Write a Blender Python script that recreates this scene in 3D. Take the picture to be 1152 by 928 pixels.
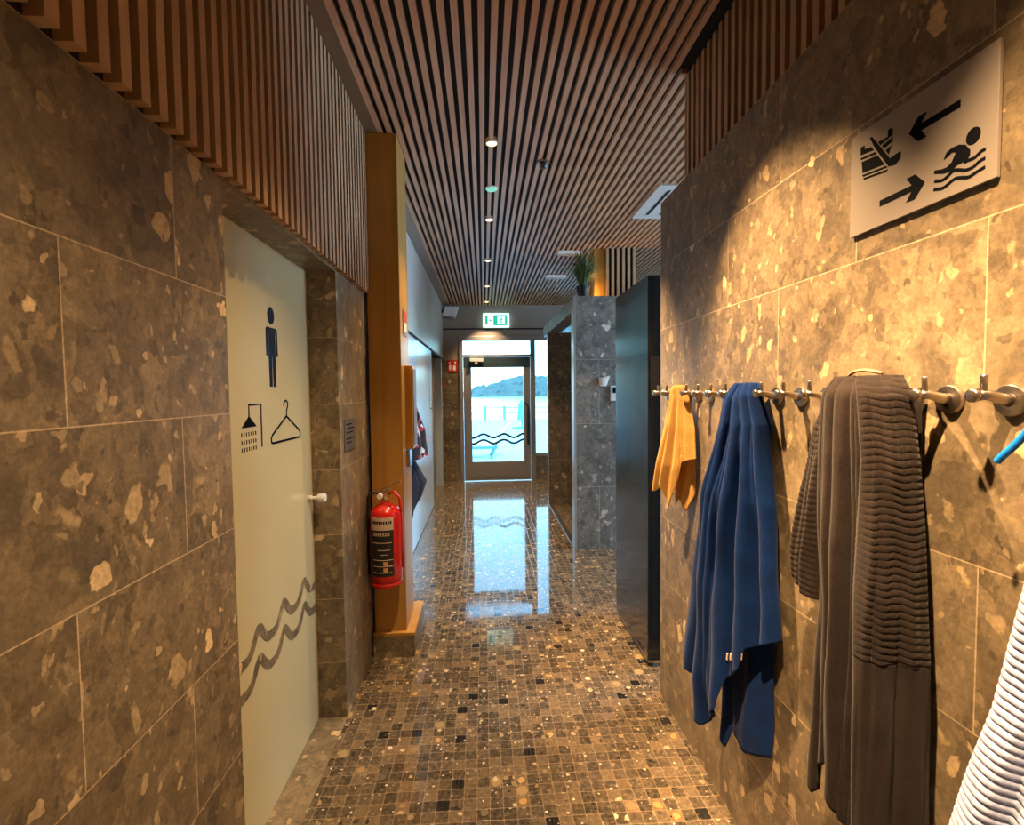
import bpy, bmesh, math, random
from mathutils import Vector, Matrix
random.seed(7)
PI = math.pi
scn = bpy.context.scene
for o in list(bpy.data.objects):
    bpy.data.objects.remove(o)
C = scn.collection

# ------------------------------------------------------------------ camera
yaw, pitch, roll = 0.05689673, -0.04367374, -0.01190348
FPX, EYE = 550.0, 1.54
w = Vector((math.sin(yaw)*math.cos(pitch), math.cos(yaw)*math.cos(pitch), math.sin(pitch)))
r0 = Vector((math.cos(yaw), -math.sin(yaw), 0)); u0 = r0.cross(w)
r = math.cos(roll)*r0 + math.sin(roll)*u0
u = -math.sin(roll)*r0 + math.cos(roll)*u0
cd = bpy.data.cameras.new('camera'); cam = bpy.data.objects.new('camera', cd); C.objects.link(cam)
cam.matrix_world = Matrix(((r.x, u.x, -w.x, 0), (r.y, u.y, -w.y, 0), (r.z, u.z, -w.z, EYE), (0, 0, 0, 1)))
cd.sensor_fit = 'HORIZONTAL'; cd.sensor_width = 36; cd.lens = 36*FPX/1152
cd.clip_start = .02; cd.clip_end = 4000
scn.camera = cam

# ------------------------------------------------------------------ light and exposure
scn.view_settings.view_transform = 'Standard'
scn.view_settings.look = 'None'
scn.view_settings.gamma = 1
scn.view_settings.use_curve_mapping = False
scn.view_settings.exposure = 0.0

SKY_STRENGTH = 7.0
SPOT_W = 200.0
WASH_W = 700.0
WARM = (1.0, 0.69, 0.39)
WARM_WASH = (1.0, 0.62, 0.30)
world = bpy.data.worlds.new('sky'); scn.world = world; world.use_nodes = True
wn = world.node_tree; wn.nodes.clear()
wo = wn.nodes.new('ShaderNodeOutputWorld'); wb = wn.nodes.new('ShaderNodeBackground')
tc = wn.nodes.new('ShaderNodeTexCoord'); sx = wn.nodes.new('ShaderNodeSeparateXYZ')
rp = wn.nodes.new('ShaderNodeValToRGB')
wn.links.new(tc.outputs['Generated'], sx.inputs[0]); wn.links.new(sx.outputs['Z'], rp.inputs[0])
rp.color_ramp.elements[0].position = 0.0; rp.color_ramp.elements[0].color = (.52, .90, 1, 1)
rp.color_ramp.elements[1].position = 0.5; rp.color_ramp.elements[1].color = (.20, .55, 1, 1)
wn.links.new(rp.outputs[0], wb.inputs[0]); wb.inputs[1].default_value = SKY_STRENGTH
wn.links.new(wb.outputs[0], wo.inputs[0])

def lamp(name, kind, loc, energy, color, **kw):
    d = bpy.data.lights.new(name, kind); d.energy = energy; d.color = color
    o = bpy.data.objects.new(name, d); C.objects.link(o); o.location = loc
    rot = kw.pop('rot', None)
    for k, v in kw.items(): setattr(d, k, v)
    if rot: o.rotation_euler = rot
    return o

# the sun outside, over the terrace (behind the building)
lamp('sun', 'SUN', (4, -6, 20), 3.0, (1, .97, .9), angle=.01, rot=(math.radians(38), 0, math.radians(20)))
# portals: guide the sky's light in through the glazed openings
p = lamp('door_portal', 'AREA', (.25, 8.50, 1.25), 1, (1, 1, 1), shape='RECTANGLE', size=1.5, size_y=2.5, rot=(-PI/2, 0, 0))
p.data.cycles.is_portal = True
# added blue fill for the cubicle front; unseen, no window in the side room
lamp('side_room_fill', 'AREA', (4.85, 3.5, 1.7), 420, (.45, .70, 1), shape='RECTANGLE', size=2.2, size_y=1.6, rot=(0, PI/2-.35, 0))

# ------------------------------------------------------------------ mesh helpers
class MB:
    def __init__(s): s.bm = bmesh.new()
    def box(s, x0, x1, y0, y1, z0, z1):
        vs = [s.bm.verts.new((x, y, z)) for x in (x0, x1) for y in (y0, y1) for z in (z0, z1)]
        for f in ((0,1,3,2), (4,6,7,5), (0,4,5,1), (2,3,7,6), (0,2,6,4), (1,5,7,3)):
            s.bm.faces.new([vs[i] for i in f])
        return s
    def bar(s, a, b, wd, th, up=(0, 0, 1)):
        a = Vector(a); b = Vector(b); d = (b-a).normalized(); sd = d.cross(Vector(up)).normalized(); n = sd.cross(d)
        vs = [s.bm.verts.new(q + sd*i*wd/2 + n*j*th/2) for q in (a, b) for i in (-1, 1) for j in (-1, 1)]
        for f in ((0,1,3,2), (4,6,7,5), (0,4,5,1), (2,3,7,6), (0,2,6,4), (1,5,7,3)):
            s.bm.faces.new([vs[i] for i in f])
        return s
    def tube(s, pts, rad, n=12, cap=True, closed=False):
        P = [Vector(q) for q in pts]; m = len(P)
        R = rad if isinstance(rad, (list, tuple)) else [rad]*m
        rings = []; prev = None
        for i, q in enumerate(P):
            a = P[(i-1) % m] if (closed or i) else q; b = P[(i+1) % m] if (closed or i < m-1) else q
            t = (b-a).normalized()
            if prev is None:
                ref = Vector((0, 0, 1)) if abs(t.z) < .9 else Vector((1, 0, 0))
                nn = t.cross(ref).normalized()
            else:
                nn = (prev - t*prev.dot(t)).normalized()
            prev = nn; bb = t.cross(nn)
            rings.append([s.bm.verts.new(q + (nn*math.cos(2*PI*k/n) + bb*math.sin(2*PI*k/n))*R[i]) for k in range(n)])
        for i in range(m if closed else m-1):
            A = rings[i]; B = rings[(i+1) % m]
            for k in range(n):
                s.bm.faces.new((A[k], A[(k+1) % n], B[(k+1) % n], B[k]))
        if cap and not closed:
            s.bm.faces.new(list(reversed(rings[0]))); s.bm.faces.new(rings[-1])
        return s
    def lathe(s, c, prof, n=32, axis='z', cap=True):
        c = Vector(c); rings = []
        for rr, h in prof:
            ring = []
            for k in range(n):
                a = 2*PI*k/n; x, y = rr*math.cos(a), rr*math.sin(a)
                q = {'z': (x, y, h), 'x': (h, x, y), 'y': (y, h, x)}[axis]
                ring.append(s.bm.verts.new(c + Vector(q)))
            rings.append(ring)
        for A, B in zip(rings, rings[1:]):
            for k in range(n): s.bm.faces.new((A[k], A[(k+1) % n], B[(k+1) % n], B[k]))
        if cap:
            s.bm.faces.new(list(reversed(rings[0]))); s.bm.faces.new(rings[-1])
        return s
    def prism(s, pts, off):      # polygon of 3-D points extruded by off
        off = Vector(off); A = [s.bm.verts.new(q) for q in pts]; B = [s.bm.verts.new(Vector(q)+off) for q in pts]
        s.bm.faces.new(A); s.bm.faces.new(list(reversed(B))); n = len(pts)
        for i in range(n): s.bm.faces.new((A[i], B[i], B[(i+1) % n], A[(i+1) % n]))
        return s
    def build(s, name, m, parent=None, smooth=False, bevel=0, origin=None):
        bmesh.ops.recalc_face_normals(s.bm, faces=s.bm.faces)
        me = bpy.data.meshes.new(name)
        if origin is not None:
            bmesh.ops.translate(s.bm, verts=s.bm.verts, vec=-Vector(origin))
        elif parent is not None:
            bmesh.ops.translate(s.bm, verts=s.bm.verts, vec=-wloc(parent))
        s.bm.to_mesh(me); s.bm.free()
        if smooth:
            for p_ in me.polygons: p_.use_smooth = True
        o = bpy.data.objects.new(name, me); C.objects.link(o)
        if m: me.materials.append(m)
        if parent is not None:
            o.parent = parent
        if origin is not None:
            o.location = Vector(origin) - (wloc(parent) if parent is not None else Vector((0, 0, 0)))
        if bevel:
            md = o.modifiers.new('bevel', 'BEVEL'); md.width = bevel; md.segments = 2; md.limit_method = 'ANGLE'
        return o
def wloc(o):
    v = Vector((0, 0, 0))
    while o is not None:
        v += Vector(o.location); o = o.parent
    return v
def thing(name, label, cat, loc=(0, 0, 0), group=None):
    o = bpy.data.objects.new(name, None); C.objects.link(o); o.location = loc; o.empty_display_size = .1
    o['label'] = label; o['category'] = cat
    if group: o['group'] = group
    return o
def tag(o, label, cat, group=None):
    o['label'] = label; o['category'] = cat
    if group: o['group'] = group
    return o
def struct(o, label=None, cat=None):
    o['kind'] = 'structure'
    if label: o['label'] = label
    if cat: o['category'] = cat
    return o
def stroke(mb, pts2, width, to3, off, closed=False):   # ribbon polyline in a plane, extruded
    n = len(pts2); L = []; Rr = []
    for i in range(n):
        a = Vector(pts2[(i-1) % n] if (closed or i) else pts2[i]); b = Vector(pts2[(i+1) % n] if (closed or i < n-1) else pts2[i])
        t = (b-a); t = t/ max(t.length, 1e-9); nn = Vector((-t.y, t.x)); q = Vector(pts2[i])
        k = 1.0
        if (closed or 0 < i < n-1):
            e = (q-a).normalized(); k = 1/max(.5, abs(nn.dot(Vector((-e.y, e.x)))))
        L.append(q + nn*width/2*k); Rr.append(q - nn*width/2*k)
    off = Vector(off)
    rows = [[mb.bm.verts.new(Vector(to3(l)) + o_) for o_ in (Vector((0,0,0)), off) for l in (L[i], Rr[i])] for i in range(n)]
    for i in range(n if closed else n-1):
        A = rows[i]; B = rows[(i+1) % n]
        mb.bm.faces.new((A[0], A[1], B[1], B[0])); mb.bm.faces.new((A[2], B[2], B[3], A[3]))
        mb.bm.faces.new((A[0], B[0], B[2], A[2])); mb.bm.faces.new((A[1], A[3], B[3], B[1]))
    if not closed:
        for A in (rows[0], rows[-1]): mb.bm.faces.new((A[0], A[2], A[3], A[1]))
    return mb

# ------------------------------------------------------------------ materials
def mat(name, col=(.5, .5, .5), rough=.5, metal=0, **kw):
    m = bpy.data.materials.new(name); m.use_nodes = True
    b = m.node_tree.nodes['Principled BSDF']
    b.inputs['Base Color'].default_value = (*col, 1); b.inputs['Roughness'].default_value = rough
    b.inputs['Metallic'].default_value = metal
    for k, v in kw.items(): b.inputs[k].default_value = v
    return m
class N:
    def __init__(s, m): s.m = m; s.t = m.node_tree; s.b = s.t.nodes['Principled BSDF']
    def n(s, t, **kw):
        q = s.t.nodes.new(t)
        for k, v in kw.items(): setattr(q, k, v)
        return q
    def set(s, sock, v):
        if hasattr(v, 'links') or isinstance(v, bpy.types.NodeSocket): s.t.links.new(v, sock)
        else: sock.default_value = v
    def math(s, op, a, b=None, c=None, clamp=False):
        q = s.n('ShaderNodeMath', operation=op); q.use_clamp = clamp
        s.set(q.inputs[0], a)
        if b is not None: s.set(q.inputs[1], b)
        if c is not None: s.set(q.inputs[2], c)
        return q.outputs[0]
    def vmath(s, op, a, b=None, sc=None):
        q = s.n('ShaderNodeVectorMath', operation=op); s.set(q.inputs[0], a)
        if b is not None: s.set(q.inputs[1], b)
        if sc is not None: s.set(q.inputs['Scale'], sc)
        return q.outputs[0]
    def mix(s, f, a, b, mode='MIX'):
        q = s.n('ShaderNodeMix', data_type='RGBA', blend_type=mode)
        s.set(q.inputs[0], f); s.set(q.inputs[6], a if not isinstance(a, tuple) else (*a, 1)[:4]); s.set(q.inputs[7], b if not isinstance(b, tuple) else (*b, 1)[:4])
        return q.outputs[2]
    def ramp(s, f, stops, interp='LINEAR'):
        q = s.n('ShaderNodeValToRGB'); cr = q.color_ramp; cr.interpolation = interp
        while len(cr.elements) < len(stops): cr.elements.new(.5)
        for e, (p_, c_) in zip(cr.elements, stops): e.position = p_; e.color = (*c_, 1)
        s.set(q.inputs[0], f); return q.outputs[0]
    def noise(s, vec, scale, detail=4, rough=.55, dist=0):
        q = s.n('ShaderNodeTexNoise'); s.set(q.inputs['Vector'], vec)
        q.inputs['Scale'].default_value = scale; q.inputs['Detail'].default_value = detail
        q.inputs['Roughness'].default_value = rough; q.inputs['Distortion'].default_value = dist
        return q.outputs['Fac'], q.outputs['Color']
    def voro(s, vec, scale, feature='F1', rnd=1):
        q = s.n('ShaderNodeTexVoronoi', feature=feature); s.set(q.inputs['Vector'], vec)
        q.inputs['Scale'].default_value = scale; q.inputs['Randomness'].default_value = rnd
        return q.outputs['Distance'], (q.outputs['Color'] if feature != 'DISTANCE_TO_EDGE' else None)
    def pos(s): return s.n('ShaderNodeNewGeometry').outputs['Position']
    def sep(s, v):
        q = s.n('ShaderNodeSeparateXYZ'); s.set(q.inputs[0], v); return q.outputs
    def comb(s, x, y, z):
        q = s.n('ShaderNodeCombineXYZ'); s.set(q.inputs[0], x); s.set(q.inputs[1], y); s.set(q.inputs[2], z); return q.outputs[0]
    def white(s, vec):
        q = s.n('ShaderNodeTexWhiteNoise', noise_dimensions='3D'); s.set(q.inputs['Vector'], vec)
        return q.outputs['Value'], q.outputs['Color']
    def bump(s, h, dist, strength=1):
        q = s.n('ShaderNodeBump'); s.set(q.inputs['Height'], h); q.inputs['Distance'].default_value = dist
        q.inputs['Strength'].default_value = strength
        s.t.links.new(q.outputs[0], s.b.inputs['Normal'])
    def pebbles(s, vec, scale, keep, r_lo, r_hi, soft=.04):
        """mask of rounded stones, plus a random value per stone"""
        d, c = s.voro(vec, scale); cs = s.n('ShaderNodeSeparateColor'); s.set(cs.inputs[0], c)
        rad = s.math('MULTIPLY_ADD', cs.outputs[1], r_hi-r_lo, r_lo)
        k = s.math('LESS_THAN', cs.outputs[0], keep)
        m_ = s.math('MULTIPLY', s.math('SUBTRACT', rad, d), 1/soft, clamp=True)
        return s.math('MULTIPLY', m_, k), cs.outputs[2]

def stone(name, ax='y', warm=1.0, rough=.38, u_off=0.0, grout=True, zrow=.305, z_off=.0, width=.6, tint=(1.05, 1.0, .86)):
    """polished conglomerate slabs with cream and dark pebbles, thin light joints"""
    m = mat(name, rough=rough); g = N(m)
    P = g.pos(); x, y, z = g.sep(P)
    uu = {'y': y, 'x': x}[ax]
    row = g.math('FLOOR', g.math('DIVIDE', g.math('ADD', z, z_off), zrow))
    par = g.math('MULTIPLY', g.math('FLOORED_MODULO', row, 2.0), .5)
    uq = g.math('ADD', g.math('DIVIDE', g.math('ADD', uu, u_off), width), par)
    col_i = g.math('FLOOR', uq)
    hv, hc = g.white(g.comb(row, col_i, 3.0))
    V = g.vmath('ADD', P, g.vmath('SCALE', hc, sc=13.0)) if grout else P
    nf, nc = g.noise(V, 5, 3)
    nf9, nc9 = g.noise(V, 26, 3)
    V2 = g.vmath('ADD', V, g.vmath('SCALE', g.vmath('SUBTRACT', nc, (.5, .5, .5)), sc=.13))
    V2 = g.vmath('ADD', V2, g.vmath('SCALE', g.vmath('SUBTRACT', nc9, (.5, .5, .5)), sc=.045))
    mp = g.n('ShaderNodeMapping'); g.set(mp.inputs[0], V2)
    mp.inputs['Rotation'].default_value = (math.radians(24), math.radians(12), 0); mp.inputs['Scale'].default_value = (1, 1.35, .85)
    Q = mp.outputs[0]
    a, _ = g.noise(V, 3.2, 5, .62, .6); b_, _ = g.noise(V, 26, 5, .65)
    base = g.ramp(a, [(.30, (.052*warm, .041, .029)), (.44, (.115*warm, .090, .062)), (.56, (.175*warm, .14, .098)), (.72, (.27*warm, .21, .135))])
    base = g.mix(.55, base, g.ramp(b_, [(.3, (.06, .048, .034)), (.7, (.30, .24, .165))]))
    cd_, cc_ = g.voro(Q, 11.0); cs_ = g.n('ShaderNodeSeparateColor'); g.set(cs_.inputs[0], cc_)
    base = g.mix(.32, base, g.ramp(cs_.outputs[0], [(0, (.055, .044, .033)), (.4, (.13, .10, .07)), (.75, (.24, .19, .13)), (1, (.34, .27, .18))]))
    cd_, cc_ = g.voro(Q, 27.0); cs_ = g.n('ShaderNodeSeparateColor'); g.set(cs_.inputs[0], cc_)
    base = g.mix(.24, base, g.ramp(cs_.outputs[1], [(0, (.045, .036, .028)), (.5, (.13, .10, .07)), (1, (.36, .28, .18))]))
    # large darker lumps, mid and small stones, pale chips
    m1, r1 = g.pebbles(Q, 6.0, .38, .18, .42, .16)
    base = g.mix(g.math('MULTIPLY', m1, .72), base, g.ramp(r1, [(0, (.075, .062, .050)), (.5, (.12, .10, .072)), (.8, (.21, .175, .12)), (1, (.16, .11, .08))]))
    m2, r2 = g.pebbles(Q, 15.0, .52, .12, .44, .07)
    base = g.mix(g.math('MULTIPLY', m2, .85), base, g.ramp(r2, [(0, (.07, .058, .045)), (.35, (.16, .13, .09)), (.7, (.33, .26, .17)), (1, (.46, .35, .21))]))
    m3, r3 = g.pebbles(g.vmath('ADD', Q, (3.1, 1.7, 5.3)), 10.5, .36, .08, .38, .03)
    base = g.mix(g.math('MULTIPLY', m3, .9), base, g.ramp(r3, [(0, (.33, .26, .17)), (.6, (.58, .44, .27)), (1, (.70, .55, .35))]))
    m4, r4 = g.pebbles(g.vmath('ADD', Q, (7.1, 4.7, 2.3)), 32.0, .62, .10, .42, .05)
    base = g.mix(g.math('MULTIPLY', m4, .7), base, g.ramp(r4, [(0, (.05, .042, .034)), (.45, (.13, .105, .075)), (.7, (.36, .28, .18)), (1, (.55, .43, .28))]))
    if grout:
        fu = g.math('FRACT', uq); fz = g.math('FRACT', g.math('DIVIDE', g.math('ADD', z, z_off), zrow))
        eu = g.math('MULTIPLY', g.math('MINIMUM', fu, g.math('SUBTRACT', 1.0, fu)), width)
        ez = g.math('MULTIPLY', g.math('MINIMUM', fz, g.math('SUBTRACT', 1.0, fz)), zrow)
        e = g.math('MINIMUM', eu, ez); gm = g.math('LESS_THAN', e, .0014)
        base = g.mix(hv, base, base)
        tone = g.math('MULTIPLY_ADD', hv, .35, .82)
        base = g.mix(1.0, base, g.comb(tone, tone, tone), 'MULTIPLY')
        base = g.mix(g.math('MULTIPLY', gm, .8), base, (.50, .40, .29))
    fn, _ = g.noise(P, 95, 4, .7)
    base = g.mix(.6, base, g.ramp(fn, [(.3, (.55, .55, .55)), (.5, (.95, .95, .95)), (.72, (1.5, 1.45, 1.4))]), 'MULTIPLY')
    if tint: base = g.mix(1.0, base, tint, 'MULTIPLY')
    g.set(g.b.inputs['Base Color'], base)
    g.set(g.b.inputs['Roughness'], g.math('MULTIPLY_ADD', b_, .3, rough-.12))
    g.bump(b_, .002, .35)
    return m

def mosaic():
    m = mat('pebble_mosaic', rough=.12, **{'IOR': 1.6}); g = N(m); P = g.pos(); x, y, z = g.sep(P)
    T = .0498
    wob, wc = g.noise(P, 3, 1)
    wv = g.sep(wc)
    xx = g.math('DIVIDE', g.math('MULTIPLY_ADD', g.math('SUBTRACT', wv[0], .5), .012, x), T)
    yy = g.math('DIVIDE', g.math('MULTIPLY_ADD', g.math('SUBTRACT', wv[1], .5), .012, y), T)
    ix, iy = g.math('FLOOR', xx), g.math('FLOOR', yy)
    h, hc = g.white(g.comb(ix, iy, 0.0)); h2, _ = g.white(g.comb(iy, ix, 7.0))
    V = g.vmath('ADD', P, g.vmath('SCALE', hc, sc=9.0))
    nf, nc = g.noise(V, 60, 4, .65)
    V2 = g.vmath('ADD', V, g.vmath('SCALE', g.vmath('SUBTRACT', nc, (.5, .5, .5)), sc=.02))
    base = g.ramp(h, [(0, (.016, .014, .011)), (.18, (.028, .022, .016)), (.42, (.070, .052, .034)), (.7, (.13, .092, .054)), (.9, (.21, .145, .080)), (1, (.28, .17, .07))])
    base = g.mix(.55, base, g.ramp(nf, [(.3, (.025, .020, .014)), (.55, (.12, .09, .055)), (.75, (.30, .22, .14))]))
    base = g.mix(g.math('LESS_THAN', h, .025), base, (.016, .015, .014))
    m1, r1 = g.pebbles(V2, 27, .55, .12, .45, .06)
    base = g.mix(m1, base, g.ramp(r1, [(0, (.03, .025, .02)), (.4, (.13, .10, .065)), (.75, (.34, .24, .12)), (1, (.62, .50, .34))]))
    m2, r2 = g.pebbles(g.vmath('ADD', V2, (4, 1, 2)), 70, .35, .12, .4, .08)
    base = g.mix(m2, base, g.ramp(r2, [(0, (.02, .018, .015)), (.5, (.15, .11, .07)), (.8, (.5, .4, .27)), (1, (.85, .74, .58))]))
    # lone pale and ochre pebbles filling a tile
    fx, fy = g.math('FRACT', xx), g.math('FRACT', yy)
    dx = g.math('SUBTRACT', fx, .5); dy = g.math('SUBTRACT', fy, .5)
    rd = g.math('SQRT', g.math('ADD', g.math('MULTIPLY', dx, dx), g.math('MULTIPLY', dy, dy)))
    rd = g.math('ADD', rd, g.math('MULTIPLY', g.math('SUBTRACT', nf, .5), .7))
    k = g.math('MULTIPLY', g.math('LESS_THAN', rd, g.math('MULTIPLY_ADD', h2, .3, .16)), g.math('GREATER_THAN', h, .965))
    base = g.mix(k, base, g.ramp(h2, [(0, (.60, .46, .30)), (.35, (.40, .24, .08)), (.7, (.22, .15, .09)), (1, (.34, .25, .11))]))
    # joints (rounded tile corners)
    ax_ = g.math('ABSOLUTE', dx); ay_ = g.math('ABSOLUTE', dy)
    pw = g.math('POWER', g.math('ADD', g.math('POWER', ax_, 9.0), g.math('POWER', ay_, 9.0)), 1/9.0)
    e = g.math('ADD', pw, g.math('MULTIPLY', g.math('SUBTRACT', nf, .5), .09))
    gm = g.math('MULTIPLY', g.math('SUBTRACT', e, .462), 1/.018, clamp=True)
    base = g.mix(g.math('MULTIPLY', gm, .7), base, (.25, .175, .105))
    g.set(g.b.inputs['Base Color'], base)
    wet, _ = g.noise(P, 1.1, 2); wet = g.math('MULTIPLY', g.math('SUBTRACT', wet, .42), 5.0, clamp=True)
    rg = g.math('MULTIPLY_ADD', wet, .07, .025)
    g.set(g.b.inputs['Roughness'], g.math('ADD', rg, g.math('MULTIPLY', gm, .10)))
    tilt = g.math('ADD', g.math('MULTIPLY', dx, g.math('SUBTRACT', h, .5)), g.math('MULTIPLY', dy, g.math('SUBTRACT', h2, .5)))
    hh = g.math('ADD', g.math('MULTIPLY', gm, -.25), g.math('MULTIPLY', tilt, .10))
    g.bump(hh, .0012, .6)
    return m

def wood(name, c1, c2, rough=.5, ax='z', sc=1.0):
    m = mat(name, rough=rough); g = N(m)
    co = g.pos()
    mp = g.n('ShaderNodeMapping'); g.set(mp.inputs[0], co)
    mp.inputs['Scale'].default_value = {'z': (22, 22, 1.2), 'y': (22, 1.2, 22), 'x': (1.2, 22, 22)}[ax]
    f, _ = g.noise(mp.outputs[0], sc, 5, .6, .8)
    f2, _ = g.noise(co, 3.0, 2)
    f3 = g.math('ADD', g.math('MULTIPLY', f, .75), g.math('MULTIPLY', f2, .25))
    base = g.ramp(f3, [(.32, c1), (.66, c2)])
    g.set(g.b.inputs['Base Color'], base)
    g.bump(f, .0015, .3)
    return m

M = {}
M['stone_left'] = stone('conglomerate_stone', 'y', u_off=-.525, z_off=-.27+.305)
M['stone_right'] = stone('conglomerate_stone_right', 'y', u_off=-.505, z_off=.0)
M['stone_x'] = stone('conglomerate_stone_across', 'x', u_off=.1)
M['stone_plain'] = stone('conglomerate_stone_plain', 'y', grout=False)
M['stone_grey_daylit'] = stone('grey_conglomerate_daylit', 'x', warm=.8, u_off=.1, zrow=.61, width=1.2, tint=(1.0, 1.15, 1.45))  # bluish multiply paints the daylight into the cubicle's stone colour
M['mosaic'] = mosaic()
M['batten'] = wood('batten_wood', (.36, .215, .110), (.50, .315, .175), .5, 'z')
M['batten_c'] = wood('ceiling_batten_wood', (.50, .27, .155), (.68, .42, .26), .5, 'y')
M['timber'] = wood('glulam_timber', (.35, .175, .033), (.52, .28, .06), .35, 'z', .8)
M['black'] = mat('black_backing', (.006, .006, .006), .8)
M['void'] = mat('dark_void', (.012, .010, .009), .9)
M['plaster'] = mat('taupe_plaster', (.30, .25, .205), .7)
M['margin'] = wood('ceiling_margin_board', (.17, .11, .065), (.22, .15, .09), .5, 'y')
M['laminate'] = mat('white_laminate', (.50, .62, .76), .22)
M['laminate_up'] = wood('pale_board', (.54, .49, .43), (.62, .57, .51), .4, 'z')
M['frost'] = mat('frosted_glass', (.56, .49, .27), .22, **{'Coat Weight': .4, 'Coat Roughness': .05})
M['ink'] = mat('black_print', (.004, .005, .007), .8, **{'Specular IOR Level': .05})
M['ink_blue'] = mat('dark_blue_print', (.006, .014, .035), .2)
M['door_dark'] = mat('black_door_leaf', (.0007, .008, .020), .22, **{'Coat Weight': .5, 'Coat Roughness': .08})
M['metal'] = mat('brushed_steel', (.48, .42, .36), .28, 1)
M['metal_dark'] = mat('dark_steel', (.10, .10, .10), .4, .8)
M['alu'] = mat('anodised_frame', (.34, .32, .30), .35, .4)
M['alu_dark'] = mat('dark_frame', (.04, .07, .085), .4, .3)
M['plate'] = mat('sign_plate', (.30, .26, .225), .35, .25)
M['white'] = mat('white_plastic', (.75, .74, .70), .4)
M['red'] = mat('red_enamel', (.50, .010, .004), .25, **{'Coat Weight': .4})
M['red_sign'] = mat('red_sign', (.50, .02, .015), .4)
M['brass'] = mat('brass', (.62, .45, .22), .3, 1)
M['rubber'] = mat('black_rubber', (.012, .012, .012), .5)
M['label_black'] = mat('label_black', (.015, .013, .012), .4)
M['label_paper'] = mat('label_paper', (.55, .42, .32), .6)
M['orange_dot'] = mat('label_orange', (.60, .30, .08), .5)
def emit(name, col, s):
    m = mat(name, col, .5); b = m.node_tree.nodes['Principled BSDF']
    b.inputs['Emission Color'].default_value = (*col, 1); b.inputs['Emission Strength'].default_value = s
    return m
M['lamp'] = emit('lamp_glow', (1, .62, .28), 8.0)
M['exit_green'] = emit('exit_green', (.02, .42, .30), 1.2)
M['exit_white'] = emit('exit_white', (.62, 1, .92), 2.2)
M['green_led'] = emit('green_led', (.18, .55, .38), .9)
def glass():
    m = bpy.data.materials.new('clear_glass'); m.use_nodes = True; t = m.node_tree; t.nodes.clear()
    o = t.nodes.new('ShaderNodeOutputMaterial'); mx = t.nodes.new('ShaderNodeMixShader'); tr = t.nodes.new('ShaderNodeBsdfTransparent')
    gl = t.nodes.new('ShaderNodeBsdfGlossy'); fr = t.nodes.new('ShaderNodeFresnel')
    tr.inputs[0].default_value = (.86, .95, .96, 1); gl.inputs['Roughness'].default_value = .02; fr.inputs[0].default_value = 1.45
    t.links.new(fr.outputs[0], mx.inputs[0]); t.links.new(tr.outputs[0], mx.inputs[1]); t.links.new(gl.outputs[0], mx.inputs[2])
    t.links.new(mx.outputs[0], o.inputs[0]); return m
M['glass'] = glass()
def cloth(name, c1, c2, scale=260, rough=.95, sheen=.05, bump=.0015):
    m = mat(name, rough=rough, **{'Sheen Weight': sheen, 'Sheen Roughness': .5, 'Specular IOR Level': .15}); g = N(m)
    co = g.n('ShaderNodeTexCoord').outputs['Object']
    f, _ = g.noise(co, scale, 3, .7); f2, _ = g.noise(co, 14, 4)
    k = g.math('ADD', g.math('MULTIPLY', f, .5), g.math('MULTIPLY', f2, .5))
    g.set(g.b.inputs['Base Color'], g.ramp(k, [(.35, c1), (.65, c2)]))
    g.bump(f, bump, .7); return m
M['blue'] = cloth('blue_terry', (.0007, .011, .064), (.0012, .025, .13))
M['yellow'] = cloth('yellow_waffle', (.55, .29, .07), (.70, .40, .12), 120)
M['brown'] = cloth('brown_velour', (.0095, .0063, .0050), (.023, .0155, .0125), 200, sheen=.06)
M['pale'] = cloth('pale_terry', (.24, .28, .43), (.36, .40, .58), 200, sheen=.1)
M['navy'] = cloth('navy_cloth', (.006, .009, .018), (.014, .018, .03))
M['cyan'] = mat('cyan_plastic', (.01, .22, .80), .3)
M['leaf'] = mat('leaf_green', (.05, .10, .02), .5)
M['pot'] = mat('black_pot', (.012, .012, .013), .5)

# ------------------------------------------------------------------ the setting
XL, XD, XR, YE, ZC = -.67, -.80, .87, 8.38, 3.0
YD0, YD1, YP = 1.33, 2.30, 2.85          # door niche from / to, timber column
def sbox(name, m, *b, parent=None, bevel=0):
    o = MB().box(*b).build(name, m, parent, bevel=bevel)
    if parent is None: o['kind'] = 'structure'
    return o
sbox('floor', M['mosaic'], -1.0, 5.0, -1.6, YE, -.10, 0)
# ceiling: black backing with timber battens
ceil = sbox('ceiling', M['black'], -1.0, 5.0, -1.6, YE+.1, ZC+.026, ZC+.12)
b = MB(); x = -.575
while x < 5.0:
    if x > .93:
        b.box(x, x+.027, YP*.8 if x < .99 else -1.5, YE, ZC, ZC+.030) if x < .99 else b.box(x, x+.027, 2.30, YE, ZC, ZC+.030)
    else:
        b.box(x, x+.027, -1.6, YE, ZC, ZC+.030)
    x += .052
b.build('slat_panel', M['batten_c'], ceil)
sbox('trim_1', M['margin'], XL-.02, -.575, -1.6, YP+.1, ZC-.002, ZC+.03)     # board beside the battens
sbox('trim_2', M['plaster'], -.76, -.575, YP+.1, YE, ZC-.004, ZC+.03)

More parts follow.
